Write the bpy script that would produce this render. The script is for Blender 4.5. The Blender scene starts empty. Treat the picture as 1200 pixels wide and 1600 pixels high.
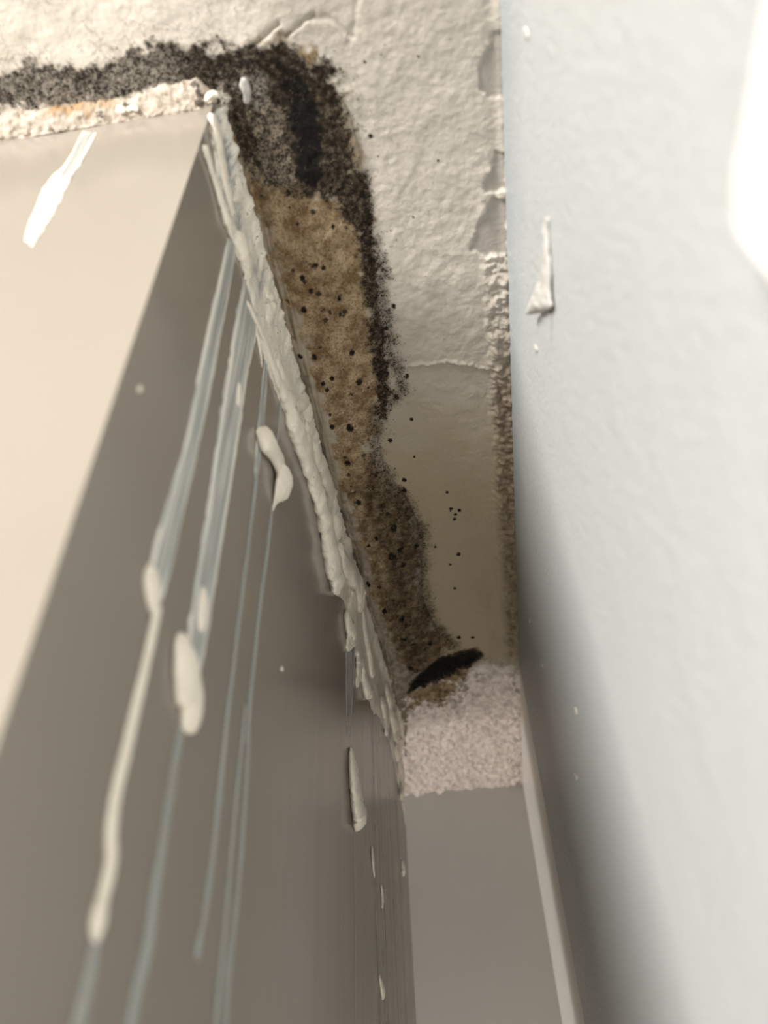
import bpy, math, random
import numpy as np
from mathutils import Matrix, Vector

random.seed(7); RNG = np.random.default_rng(11)
sc = bpy.context.scene
COL = sc.collection

# ------------------------------------------------------------------ camera
S = 0.32                       # ceiling is 0.32 m above the lens
CZ, H = 2.08, 2.40
F = 1225.15
B = np.array([[0.989930862516902, 0.13737871006709826, -0.034117113841042226],
              [-0.12029717763445948, 0.6894612136716942, -0.7142631335128097],
              [-0.07460212121465301, 0.7111753123264715, 0.6990452050101051]])
CAM = np.array([0, 0, CZ])
YC = 1.80 * S                  # far edge of the cabinet
XB, YB, XR, YK, YT = [v * S for v in (-0.209699, 0.296740, 0.129507, 2.179195, 1.543222)]

cd = bpy.data.cameras.new('camera'); cam = bpy.data.objects.new('camera', cd); COL.objects.link(cam)
cd.sensor_fit = 'VERTICAL'; cd.sensor_height = 36.0; cd.sensor_width = 27.0
cd.lens = 36.0 * F / 1600.0
cd.clip_start = 0.005; cd.clip_end = 50
cd.dof.use_dof = True; cd.dof.focus_distance = 0.42; cd.dof.aperture_fstop = cd.lens / 3.6
m = Matrix.Identity(4)
for i in range(3):
    m[i][0] = B[0][i]; m[i][1] = -B[1][i]; m[i][2] = -B[2][i]; m[i][3] = CAM[i]
cam.matrix_world = m
sc.camera = cam

# ------------------------------------------------------------------ light
w = bpy.data.worlds.new('world'); sc.world = w; w.use_nodes = True
w.node_tree.nodes['Background'].inputs[0].default_value = (1.0, 0.95, 0.90, 1)
w.node_tree.nodes['Background'].inputs[1].default_value = 0.10

def area(name, loc, target, sx, sy, power, col):
    l = bpy.data.lights.new(name, 'AREA'); l.shape = 'RECTANGLE'; l.size = sx; l.size_y = sy
    l.energy = power; l.color = col
    o = bpy.data.objects.new(name, l); COL.objects.link(o); o.location = loc
    o.rotation_euler = (Vector(target) - Vector(loc)).to_track_quat('-Z', 'Y').to_euler()
    return o
area('window_light', (-1.36, -1.95, 1.98), (XB, YB, 2.30), 1.05, 0.65, 160, (1.0, 0.965, 0.915))
area('fill_below', (-0.02, 0.48, 1.30), (-0.02, 0.49, 2.40), 0.16, 0.16, 2.0, (1.0, 0.93, 0.84))  # unseen fill added under the gap to brighten its far end
area('fill_behind', (-0.80, 0.60, 1.95), (0.0, 0.66, 2.15), 0.22, 0.9, 3.0, (1.0, 0.95, 0.88))  # unseen fill added behind the cabinet for the back wall and trim
sc.view_settings.view_transform = 'Standard'; sc.view_settings.look = 'None'
sc.view_settings.exposure = 0.0; sc.view_settings.gamma = 1.0
sc.view_settings.use_curve_mapping = False

# ------------------------------------------------------------------ helpers
def at(px, py, axis, val):
    """the point where a line of sight meets the plane axis = val (metres)"""
    d = B.T @ np.array([(px - 600) / F, (py - 800) / F, 1.0])
    return CAM + d * ((val - CAM[axis]) / d[axis])
def on_ceiling(px, py, down=0.0): return at(px, py, 2, H - down)
KS = 0.0243                                        # the cabinet side is not quite square to the room
def xside(y): return XB + KS * (y - YB)
def on_side(px, py, off=0.0):
    d = B.T @ np.array([(px - 600) / F, (py - 800) / F, 1.0])
    return CAM + d * ((XB + off - KS * YB) / (d[0] - KS * d[1]))
def on_front(px, py, off=0.0): return at(px, py, 1, YB - off)
def on_right(px, py, off=0.0): return at(px, py, 0, XR - off)
def view(P):
    c = B @ (np.asarray(P) - CAM); return np.array([600 + F * c[0] / c[2], 800 + F * c[1] / c[2]])
def scale_at(P): return float((B @ (np.asarray(P) - CAM))[2]) / F     # metres per pixel there

def _h(ix, iy, seed):
    n = (ix.astype(np.int64) * 374761393 + iy.astype(np.int64) * 668265263 + seed * 974711) & 0x7fffffff
    n = ((n ^ (n >> 13)) * 1274126177) & 0x7fffffff
    n = (n ^ (n >> 16)) & 0xffff
    return n / 65535.0
def vnoise(x, y, seed=0):
    x = np.asarray(x, float); y = np.asarray(y, float)
    ix = np.floor(x); iy = np.floor(y); fx = x - ix; fy = y - iy
    fx = fx * fx * fx * (fx * (fx * 6 - 15) + 10); fy = fy * fy * fy * (fy * (fy * 6 - 15) + 10)
    a = _h(ix, iy, seed); b = _h(ix + 1, iy, seed); c = _h(ix, iy + 1, seed); d = _h(ix + 1, iy + 1, seed)
    return (a * (1 - fx) + b * fx) * (1 - fy) + (c * (1 - fx) + d * fx) * fy
def fbm(x, y, scale, seed=0, octv=3):
    t = 0; a = 1.0; s = 0
    for k in range(octv):
        q = 2 ** k / scale
        t = t + a * vnoise((x * .8 + y * .6) * q + 31 * k, (-x * .6 + y * .8) * q + 17 * k, seed + k); s += a; a *= .5
    return t / s
def sstep(a, b, x):
    t = np.clip((x - a) / (b - a), 0, 1); return t * t * (3 - 2 * t)
def sdist(x, y, poly):
    """signed distance to a polygon in x,y: negative inside"""
    P = np.asarray(poly)[:, :2]; n = len(P); d2 = np.full(np.shape(x), 1e9); ins = np.zeros(np.shape(x), bool)
    for i in range(n):
        a = P[i]; b = P[(i + 1) % n]; ex, ey = b - a; wx = x - a[0]; wy = y - a[1]
        t = np.clip((wx * ex + wy * ey) / (ex * ex + ey * ey + 1e-18), 0, 1)
        d2 = np.minimum(d2, (wx - ex * t) ** 2 + (wy - ey * t) ** 2)
        c = ((a[1] > y) != (b[1] > y)) & (x < (b[0] - a[0]) * (y - a[1]) / (b[1] - a[1] + 1e-18) + a[0])
        ins ^= c
    d = np.sqrt(d2); return np.where(ins, -d, d)
def pdist(x, y, line):
    """distance to an open polyline"""
    P = np.asarray(line)[:, :2]; d2 = np.full(np.shape(x), 1e9)
    for i in range(len(P) - 1):
        a = P[i]; ex, ey = P[i + 1] - a; wx = x - a[0]; wy = y - a[1]
        t = np.clip((wx * ex + wy * ey) / (ex * ex + ey * ey + 1e-18), 0, 1)
        d2 = np.minimum(d2, (wx - ex * t) ** 2 + (wy - ey * t) ** 2)
    return np.sqrt(d2)
def catmull(pts, n):
    P = np.asarray(pts, float)
    P = np.vstack([2 * P[0] - P[1], P, 2 * P[-1] - P[-2]])
    seg = len(P) - 3; u = np.linspace(0, seg, n); k = np.minimum(u.astype(int), seg - 1); t = (u - k)[:, None]
    a, b, c, d = P[k], P[k + 1], P[k + 2], P[k + 3]
    return .5 * (2 * b + (c - a) * t + (2 * a - 5 * b + 4 * c - d) * t ** 2 + (3 * b - a - 3 * c + d) * t ** 3)

def mesh_np(name, V, Fq, smooth=True):
    me = bpy.data.meshes.new(name); V = np.ascontiguousarray(V, np.float32); Fq = np.ascontiguousarray(Fq, np.int32)
    k = Fq.shape[1]
    me.vertices.add(len(V)); me.vertices.foreach_set('co', V.ravel())
    me.loops.add(Fq.size); me.loops.foreach_set('vertex_index', Fq.ravel())
    me.polygons.add(len(Fq)); me.polygons.foreach_set('loop_start', np.arange(0, Fq.size, k, dtype=np.int32))
    me.polygons.foreach_set('use_smooth', np.full(len(Fq), smooth, dtype=bool))
    me.update(calc_edges=True); me.validate()
    return me
def grid_faces(nu, nv, closed_v=False):
    i = np.arange(nu - 1)[:, None]; j = np.arange(nv if closed_v else nv - 1)[None, :]; j2 = (j + 1) % nv
    return np.stack([i * nv + j, (i + 1) * nv + j, (i + 1) * nv + j2, i * nv + j2], -1).reshape(-1, 4)
def link(name, me, mat, parent=None, label=None, cat=None, group=None, kind=None):
    o = bpy.data.objects.new(name, me); COL.objects.link(o)
    if me is not None and mat is not None: me.materials.append(mat)
    if parent is not None: o.parent = parent
    if label: o['label'] = label
    if cat: o['category'] = cat
    if group: o['group'] = group
    if kind: o['kind'] = kind
    return o
def empty(name, loc, label, cat, group=None):
    o = link(name, None, None, None, label, cat, group); o.location = loc; o.empty_display_size = .01
    bpy.context.view_layer.update()
    return o
def child(name, me, mat, parent, **k):
    """mesh built in world coordinates, parented to an Empty that stands away from the origin"""
    me.transform(Matrix.Translation(-parent.location)); return link(name, me, mat, parent, **k)
def set_attr(me, name, v):
    a = me.attributes.new(name, 'FLOAT', 'POINT'); a.data.foreach_set('value', np.ascontiguousarray(v, np.float32))
def box_mesh(name, lo, hi, bevel=0.0, seg=3):
    import bmesh
    bm = bmesh.new(); bmesh.ops.create_cube(bm, size=1)
    for v in bm.verts:
        v.co = Vector([(lo[i] + hi[i]) / 2 + v.co[i] * (hi[i] - lo[i]) for i in range(3)])
    if bevel: bmesh.ops.bevel(bm, geom=bm.edges[:], offset=bevel, segments=seg, affect='EDGES', profile=.5)
    me = bpy.data.meshes.new(name); bm.to_mesh(me); bm.free()
    if bevel:
        for p in me.polygons: p.use_smooth = True
    return me

# ------------------------------------------------------------------ materials
class NT:
    def __init__(s, name):
        s.m = bpy.data.materials.new(name); s.m.use_nodes = True; s.t = s.m.node_tree; s.n = s.t.nodes
        s.p = s.n['Principled BSDF']; s.out = s.n['Material Output']
        s.co = s.n.new('ShaderNodeTexCoord').outputs['Object']
    def pos(s):
        return s.n.new('ShaderNodeNewGeometry').outputs['Position']
    def L(s, a, b): s.t.links.new(a, b)
    def put(s, sock, v):
        if isinstance(v, bpy.types.NodeSocket): s.L(v, sock)
        else: sock.default_value = v
    def attr(s, name):
        a = s.n.new('ShaderNodeAttribute'); a.attribute_name = name; return a.outputs['Fac']
    def math(s, op, a, b=0.0, c=0.0, clamp=False):
        x = s.n.new('ShaderNodeMath'); x.operation = op; x.use_clamp = clamp
        s.put(x.inputs[0], a); s.put(x.inputs[1], b); s.put(x.inputs[2], c); return x.outputs[0]
    def noise(s, scale, detail=2.0, rough=.5, vec=None, dist=0.0):
        x = s.n.new('ShaderNodeTexNoise'); x.inputs['Scale'].default_value = scale; x.inputs['Detail'].default_value = detail
        x.inputs['Roughness'].default_value = rough; x.inputs['Distortion'].default_value = dist
        s.L(vec if vec is not None else s.pos(), x.inputs['Vector']); return x.outputs['Fac']
    def vor(s, scale, feature='F1', out='Distance', vec=None, rnd=1.0):
        x = s.n.new('ShaderNodeTexVoronoi'); x.feature = feature; x.inputs['Scale'].default_value = scale
        x.inputs['Randomness'].default_value = rnd
        s.L(vec if vec is not None else s.pos(), x.inputs['Vector']); return x.outputs[out]
    def stretch(s, v):
        x = s.n.new('ShaderNodeVectorMath'); x.operation = 'MULTIPLY'; s.L(s.pos(), x.inputs[0]); x.inputs[1].default_value = v
        return x.outputs[0]
    def rng(s, v, a, b, c=0.0, d=1.0, smooth=False):
        x = s.n.new('ShaderNodeMapRange'); x.interpolation_type = 'SMOOTHSTEP' if smooth else 'LINEAR'
        s.put(x.inputs[0], v); s.put(x.inputs[1], a); s.put(x.inputs[2], b); s.put(x.inputs[3], c); s.put(x.inputs[4], d)
        return x.outputs[0]
    def mix(s, f, a, b):
        x = s.n.new('ShaderNodeMix'); x.data_type = 'RGBA'
        s.put(x.inputs[0], f)
        for k, v in ((6, a), (7, b)):
            if isinstance(v, tuple) and len(v) == 3: v = v + (1,)
            s.put(x.inputs[k], v)
        return x.outputs[2]
    def bump(s, h, dist, strength=1.0, prev=None):
        x = s.n.new('ShaderNodeBump'); x.inputs['Distance'].default_value = dist; x.inputs['Strength'].default_value = strength
        s.L(h, x.inputs['Height'])
        if prev is not None: s.L(prev, x.inputs['Normal'])
        return x.outputs['Normal']
    def done(s, col=None, rough=.5, nrm=None, spec=.5):
        if col is not None:
            if isinstance(col, tuple) and len(col) == 3: col = col + (1,)
            s.put(s.p.inputs['Base Color'], col)
        s.put(s.p.inputs['Roughness'], rough); s.p.inputs['Specular IOR Level'].default_value = spec
        if nrm is not None: s.L(nrm, s.p.inputs['Normal'])
        return s.m

def mat_plaster():
    t = NT('stained_plaster')
    black, brown, grey, craze, damp, pop = [t.attr(k) for k in ('black', 'brown', 'grey', 'craze', 'damp', 'pop')]
    n_m = t.noise(260, 3); n_l = t.noise(45, 3)
    col = t.mix(t.rng(n_l, .35, .7), (.88, .82, .73), (.82, .77, .69))
    col = t.mix(pop, col, t.mix(t.rng(n_m, .35, .65), (.60, .53, .49), (.82, .75, .71)))
    col = t.mix(grey, col, (.40, .385, .36))
    # crazed paint: hairline cracks
    wv = t.n.new('ShaderNodeVectorMath'); wv.operation = 'ADD'
    nz = t.n.new('ShaderNodeTexNoise'); nz.inputs['Scale'].default_value = 400; t.L(t.pos(), nz.inputs['Vector'])
    sc_ = t.n.new('ShaderNodeVectorMath'); sc_.operation = 'SCALE'; t.L(nz.outputs['Color'], sc_.inputs[0]); sc_.inputs['Scale'].default_value = .0025
    t.L(t.pos(), wv.inputs[0]); t.L(sc_.outputs[0], wv.inputs[1])
    edge = t.vor(210, 'DISTANCE_TO_EDGE', 'Distance', wv.outputs[0])
    line = t.rng(edge, .012, .05, 1, 0)
    crk = t.math('MULTIPLY', line, t.math('MULTIPLY', craze, t.rng(t.noise(90, 2), .42, .6)))
    col = t.mix(t.math('MULTIPLY', crk, .55), col, (.30, .25, .19))
    tan = t.attr('tan')
    col = t.mix(t.rng(tan, 0, .5), col, (.37, .335, .29))
    col = t.mix(t.rng(tan, .5, 1), col, (.33, .277, .192))
    # damp tide marks
    col = t.mix(t.math('MULTIPLY', damp, t.rng(n_m, .3, .7, .35, 1)), col, (.105, .070, .038))
    # brown stain
    bn = t.noise(140, 4, .6)
    bcol = t.mix(t.rng(bn, .38, .62), (.150, .098, .050), (.370, .285, .180))
    bcol = t.mix(t.rng(t.noise(900, 2), .50, .66, 0, .65), bcol, (.10, .062, .030))
    bcol = t.mix(t.rng(t.noise(1900, 2), .56, .68, 0, .6), bcol, (.06, .038, .018))
    bcol = t.mix(t.rng(t.noise(1300, 2), .60, .72, 0, .45), bcol, (.52, .43, .31))
    patch = t.math('ADD', brown, t.rng(t.noise(75, 3), .3, .7, -.35, .35))
    col = t.mix(t.math('MULTIPLY', t.rng(patch, .18, .5), t.rng(brown, .02, .22)), col, bcol)
    col = t.mix(t.math('MULTIPLY', t.attr('soot'), t.rng(bn, .3, .7, 1, .55)), col, (.030, .019, .009))
    # round dark colonies in the brown
    v = t.n.new('ShaderNodeTexVoronoi'); v.inputs['Scale'].default_value = 210; t.L(t.pos(), v.inputs['Vector'])
    sep = t.n.new('ShaderNodeSeparateColor'); t.L(v.outputs['Color'], sep.inputs[0])
    rad = t.rng(sep.outputs[0], .50, 1.0, .0, .34)
    dd = t.math('ADD', v.outputs['Distance'], t.rng(t.noise(1100, 2), .3, .7, -.10, .10))
    dot = t.rng(t.math('SUBTRACT', rad, dd), -.02, .10)
    dot = t.math('MULTIPLY', dot, t.rng(brown, .25, .6))
    col = t.mix(t.math('MULTIPLY', dot, .9), col, (.022, .016, .011))
    # black mould and painted hollow shade: granular threshold
    nf = t.noise(1500, 2, .6); n2 = t.noise(420, 3, .6)
    nn = t.math('ADD', t.math('MULTIPLY', nf, .65), t.math('MULTIPLY', n2, .35))
    nn = t.rng(nn, .33, .67)
    k = t.math('MULTIPLY_ADD', t.math('SUBTRACT', black, nn), 4.0, .25, clamp=True)
    k = t.math('MULTIPLY', k, t.rng(black, .015, .10))
    haze = t.math('MULTIPLY', t.rng(black, .18, .70), .90)
    col = t.mix(haze, col, t.mix(t.rng(n2, .35, .65), (.046, .034, .022), (.120, .092, .064)))
    mcol = t.mix(t.rng(n2, .42, .62), (.012, .0095, .0075), (.045, .034, .023))
    mcol = t.mix(t.rng(black, .88, 1.0), mcol, (.0060, .0058, .0062))
    col = t.mix(t.math('MULTIPLY', k, .96), col, mcol)
    # pale crystals on the mould
    pale = t.math('MULTIPLY', t.rng(t.noise(2100, 1), .67, .74), t.math('MULTIPLY', t.rng(black, .3, .6), t.rng(t.noise(70, 2), .46, .62)))
    col = t.mix(t.math('MULTIPLY', pale, .75), col, (.42, .36, .28))
    n1 = t.bump(t.noise(700, 3, .6), .0009, .28)
    n1 = t.bump(t.noise(190, 3), .003, .12, n1)
    m_ = t.done(col, t.rng(black, 0, .5, .58, .9), n1, .35); t.put(t.p.inputs['Specular IOR Level'], t.rng(t.math('MAXIMUM', black, brown), 0, .5, .35, .06)); return m_

def mat_paint(name, c1, c2, rough=.45, sp=.45, bscale=420, bd=.0012, bs=.25):
    t = NT(name)
    col = t.mix(t.rng(t.noise(6, 3), .35, .65), c1, c2)
    n1 = t.bump(t.noise(bscale, 2), bd, bs)
    n1 = t.bump(t.noise(60, 2), .003, .12, n1)
    return t.done(col, rough, n1, sp)

def mat_cabinet():
    t = NT('grey_gloss_panel')
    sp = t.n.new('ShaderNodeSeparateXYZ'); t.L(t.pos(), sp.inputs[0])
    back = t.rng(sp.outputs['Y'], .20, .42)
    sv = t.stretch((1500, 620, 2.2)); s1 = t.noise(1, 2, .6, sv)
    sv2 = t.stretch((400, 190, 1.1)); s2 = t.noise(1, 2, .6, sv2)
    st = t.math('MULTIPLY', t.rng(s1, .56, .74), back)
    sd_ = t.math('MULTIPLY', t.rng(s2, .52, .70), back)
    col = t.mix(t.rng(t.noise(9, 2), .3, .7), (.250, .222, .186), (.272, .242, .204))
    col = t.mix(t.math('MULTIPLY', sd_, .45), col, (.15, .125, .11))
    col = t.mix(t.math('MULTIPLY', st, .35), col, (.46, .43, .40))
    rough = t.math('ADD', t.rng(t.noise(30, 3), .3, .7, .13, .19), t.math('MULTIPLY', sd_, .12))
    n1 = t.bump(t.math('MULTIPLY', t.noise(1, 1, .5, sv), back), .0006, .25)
    return t.done(col, rough, n1, .2)

def mat_sealant(name='white_sealant', film=False):
    t = NT(name)
    if film:
        th = t.attr('thick')
        sv = t.stretch((300, 950, 16)); n = t.noise(1, 3, .6, sv); sv2 = t.stretch((120, 300, 6)); n2 = t.noise(1, 2, .5, sv2)
        a = t.math('ADD', t.math('MULTIPLY', t.rng(n, .32, .68), .55), t.math('MULTIPLY', t.rng(n2, .3, .7), .22))
        alpha = t.math('MULTIPLY', t.math('ADD', a, th, clamp=True), 1.0)
        col = t.mix(t.rng(t.math('ADD', th, t.rng(n, .45, .75, 0, .35)), .3, .9), (.62, .645, .625), (.90, .84, .73))
        col = t.mix(t.math('MULTIPLY', t.rng(t.noise(800, 1), .66, .74), t.math('MULTIPLY', t.attr('dirty'), .8)), col, (.10, .085, .07))
        nb = t.bump(n, .0006, .35)
        m_ = t.done(col, .34, nb, .5); t.put(t.p.inputs['Alpha'], alpha)
        return m_
    col = t.mix(t.rng(t.noise(120, 3), .35, .7), (.92, .85, .73), (.82, .75, .64))
    speck = t.rng(t.noise(650, 1), .70, .76)
    col = t.mix(t.math('MULTIPLY', speck, .45), col, (.25, .20, .14))
    n1 = t.bump(t.noise(420, 3, .6), .0014, .45)
    n1 = t.bump(t.noise(1, 3, .6, t.stretch((500, 900, 160))), .0010, .35, n1)
    return t.done(col, .5, n1, .35)

def mat_crumb():
    t = NT('crumbling_sealant')
    torn, dirt = t.attr('torn'), t.attr('dirt')
    n = t.noise(420, 3, .6); n2 = t.noise(130, 3)
    col = t.mix(t.rng(n, .35, .65), (.30, .245, .19), (.54, .475, .40))
    col = t.mix(t.math('MULTIPLY', torn, 1.0), col, t.mix(t.rng(n2, .35, .65), (.34, .205, .095), (.38, .32, .24)))
    k = t.rng(t.math('SUBTRACT', dirt, t.rng(n, .3, .7)), -.05, .12)
    col = t.mix(t.math('MULTIPLY', k, .85), col, (.06, .045, .035))
    n1 = t.bump(n, .0014, .5)
    return t.done(col, .7, n1, .3)

def mat_plain(name, col, rough=.6, sp=.3):
    t = NT(name); n = t.noise(300, 3)
    c2 = tuple(v * .75 for v in col)
    return t.done(t.mix(t.rng(n, .35, .65), c2, col), rough, t.bump(t.noise(600, 2), .0006, .4), sp)

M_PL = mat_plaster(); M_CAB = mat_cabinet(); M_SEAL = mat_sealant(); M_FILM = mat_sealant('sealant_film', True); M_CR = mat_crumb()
def mat_wall():
    t = NT('cool_white_wall_paint')
    sp = t.n.new('ShaderNodeSeparateXYZ'); t.L(t.pos(), sp.inputs[0])
    col = t.mix(t.rng(t.noise(6, 3), .35, .65), (.425, .445, .452), (.445, .460, .463))
    band = t.rng(t.math('ADD', sp.outputs['Z'], t.rng(t.noise(22, 3), .3, .7, -.012, .012)), H - .055, H - .012)   # blue-grey shade under the ceiling, mixed into the wall colour
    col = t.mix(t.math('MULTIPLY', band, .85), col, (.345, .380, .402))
    n1 = t.bump(t.noise(420, 2), .0012, .40); n1 = t.bump(t.noise(60, 2), .003, .12, n1)
    return t.done(col, .45, n1, .45)
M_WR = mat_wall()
M_WB = mat_paint('grey_wall_paint', (.56, .55, .525), (.60, .585, .555), .6, .3, 420, .0006, .08)
M_TR = mat_paint('white_trim_paint', (.88, .865, .84), (.91, .89, .86), .4)
M_FL = mat_paint('floor_paint', (.50, .45, .38), (.56, .50, .43), .5)
M_GRAIN = mat_plain('black_mould', (.022, .017, .012), .95, .1)
M_FLAKE = mat_plain('paint_flake', (.56, .545, .51), .55)
M_SLIT = mat_plain('dark_slit', (.16, .145, .14), .8)
M_PLATE = mat_paint('bright_white_plastic', (.93, .925, .90), (.95, .945, .92), .35)

# ------------------------------------------------------------------ ceiling: stain and painted shade maps, relief, in metres on the ceiling
def C(pts, down=.002): return np.array([on_ceiling(px, py, down)[:2] for px, py in pts])

P_BLACK = C([(-260, 150), (0, 112), (60, 102), (120, 92), (180, 78), (260, 72), (330, 74), (400, 66), (440, 62), (475, 88), (512, 100),
             (538, 150), (556, 230), (572, 320), (573, 400), (562, 370), (540, 325), (500, 305), (450, 300), (400, 285), (370, 240),
             (352, 170), (338, 132), (300, 142), (200, 156), (120, 168), (0, 180), (-260, 222)])
P_STREAK = C([(424, 90), (470, 98), (500, 150), (512, 215), (508, 275), (490, 310), (468, 270), (450, 195), (428, 140)])
P_PALEC = C([(372, 110), (425, 105), (448, 160), (470, 240), (490, 300), (400, 290), (380, 220)])
L_EDGE = C([(560, 280), (572, 340), (578, 430), (588, 500), (592, 560), (600, 600), (598, 650)])
L_EDGE2 = C([(588, 375), (594, 430), (602, 500), (606, 545), (622, 580), (628, 610), (606, 640)])
L_EDGE3 = C([(586, 640), (584, 690), (590, 735), (618, 770), (648, 815), (664, 845), (660, 900), (662, 940), (684, 985), (706, 1012)])
P_LOW = C([(562, 742), (612, 748), (655, 815), (668, 860), (655, 915), (664, 960), (700, 1005), (722, 1022), (660, 1052), (636, 1050), (612, 960), (600, 860), (575, 790)])
P_GAP_SHADE = C([(640, 1078), (652, 1052), (690, 1030), (742, 1019), (750, 1028), (744, 1036), (700, 1056), (668, 1070)])
P_BROWN = C([(392, 285), (470, 300), (540, 320), (565, 380), (585, 520), (592, 620), (570, 730), (625, 775), (660, 840), (652, 940), (700, 1008),
             (660, 1050), (625, 1030), (592, 930), (562, 830), (538, 760), (512, 660), (478, 560), (448, 470), (418, 360)])
P_TIDE = C([(640, 1078), (700, 1050), (742, 1036), (720, 1075), (690, 1098), (640, 1104)])
P_GREY1 = C([(770, 50), (756, 96), (748, 122), (752, 142), (768, 152), (792, 152), (792, 50)])
P_GREY2 = C([(776, 240), (770, 262), (757, 282), (762, 300), (796, 302), (796, 240)])
P_GREY3 = C([(772, 312), (752, 340), (742, 372), (736, 392), (760, 404), (798, 400), (796, 312)])
L_CRACK = C([(632, 578), (662, 574), (690, 571), (700, 570), (722, 573), (745, 577), (768, 582), (792, 574)])
L_FOLD1 = C([(384, 82), (404, 66), (418, 54), (434, 41)])
L_FOLD2 = C([(446, 60), (462, 46), (474, 35), (488, 26)])
L_FOLD3 = C([(488, 30), (512, 32), (532, 44), (546, 58), (552, 60)])
L_FOLD4 = C([(558, 0), (556, 30), (548, 60), (544, 70)])
L_RIDGE_X = np.array(C([(779, -60), (779, 0), (790, 300), (800, 600), (806, 850), (808, 1030)]))
SPOTS = [(705, 797, 3.5), (712, 806, 3), (718, 800, 3.6), (711, 813, 3.4), (699, 771, 3), (717, 868, 4), (704, 884, 2.2), (739, 998, 3.4), (717, 998, 4),
         (643, 657, 3), (579, 214, 3), (632, 752, 4), (632, 768, 4), (648, 716, 2.4), (620, 622, 5), (604, 515, 4), (615, 480, 4), (636, 590, 4),
         (590, 560, 5), (593, 602, 5), (610, 690, 4), (680, 856, 2.5), (711, 921, 2.5), (531, 109, 2.2), (654, 90, 2), (685, 252, 2), (646, 340, 2), (570, 98, 2.2),
         (615, 818, 6), (612, 857, 8), (625, 848, 6), (630, 875, 5), (592, 905, 4), (650, 850, 5), (605, 795, 5), (560, 775, 5), (575, 840, 4), (588, 830, 4),
         (600, 940, 5), (627, 956, 6), (630, 985, 6), (645, 995, 5), (672, 1000, 5), (575, 900, 4), (640, 1032, 6),
         (494, 408, 4.4), (506, 412, 4.4), (473, 427, 4.8), (486, 446, 4.4), (475, 476, 5), (516, 480, 3.4), (469, 551, 5), (492, 550, 4.4), (519, 657, 4.4), (505, 590, 4.4),
         (519, 583, 4.6), (511, 600, 3.8), (547, 660, 6.5), (543, 714, 5.4), (516, 640, 3.2), (458, 415, 3), (561, 590, 6), (550, 545, 5), (530, 460, 3.4), (532, 484, 3.4), (465, 346, 3.2), (520, 350, 4)]
SP = [(on_ceiling(a, b, .001)[:2], r * scale_at(on_ceiling(a, b))) for a, b, r in SPOTS]

def stain(x, y):
    """density of black (mould, painted hollow shade) and of brown stain at a place on the ceiling"""
    n1 = fbm(x, y, .014, 3); n2 = fbm(x, y, .004, 9); n3 = fbm(x, y, .0016, 21, 2)
    wob = (n1 - .5) * .011 + (n2 - .5) * .008 + (n3 - .5) * .004
    d = sdist(x, y, P_BLACK) + wob
    inside = .74 + .30 * (n1 - .42)
    b = np.where(d < 0, inside * sstep(.0005, -.003, d) + .34 * (1 - sstep(.0005, -.003, d)), .34 * np.exp(-np.maximum(d, 0) / .0028))
    front = sstep(.0, .02, XB - x)                                # band along the front: open, granular
    b *= 1 - .24 * front
    b *= 1 - .26 * sstep(.002, -.006, sdist(x, y, P_PALEC) + wob)
    ds = sdist(x, y, P_STREAK) + wob * .7
    b = np.maximum(b, 1.02 * sstep(.004, -.003, ds))
    # right lobe rim
    e1 = pdist(x, y, L_EDGE) + wob * .5; b = np.maximum(b, .80 * np.exp(-(np.maximum(e1, 0) / .0042) ** 2))
    e2 = pdist(x, y, L_EDGE2) + wob * .6; b = np.maximum(b, .50 * np.exp(-(np.maximum(e2, 0) / .0050) ** 2))
    e3 = pdist(x, y, L_EDGE3) + wob * .6; b = np.maximum(b, .48 * np.exp(-(np.maximum(e3, 0) / .0065) ** 2))
    dl = sdist(x, y, P_LOW) + wob; b = np.maximum(b, (.36 + .5 * (n2 - .5)) * sstep(.004, -.004, dl))
    dg = sdist(x, y, P_GAP_SHADE) + wob * .35; b = np.maximum(b, 1.05 * sstep(.006, -.003, dg))  # shadow in the hollow under the strip's far lip, painted black
    for (c, r) in SP:
        q = np.hypot(x - c[0], (y - c[1]) * .8) + (n3 - .5) * .0006
        b = np.maximum(b, .98 * sstep(r * 1.15, r * .55, q))
    # scattered specks over the front of the ceiling
    b = np.maximum(b, .20 * sstep(.70, .80, n2) * sstep(.05, .0, d))
    w_ = sdist(x, y, P_BROWN) + wob
    br = sstep(.004, -.005, w_)
    br = np.maximum(br, .55 * sstep(.006, -.004, sdist(x, y, P_TIDE) + wob * 1.4))
    br = np.maximum(br, .42 * sstep(.008, 0, d) * sstep(-.002, .001, d) * sstep(.45, .6, n1))
    return b, br

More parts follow.
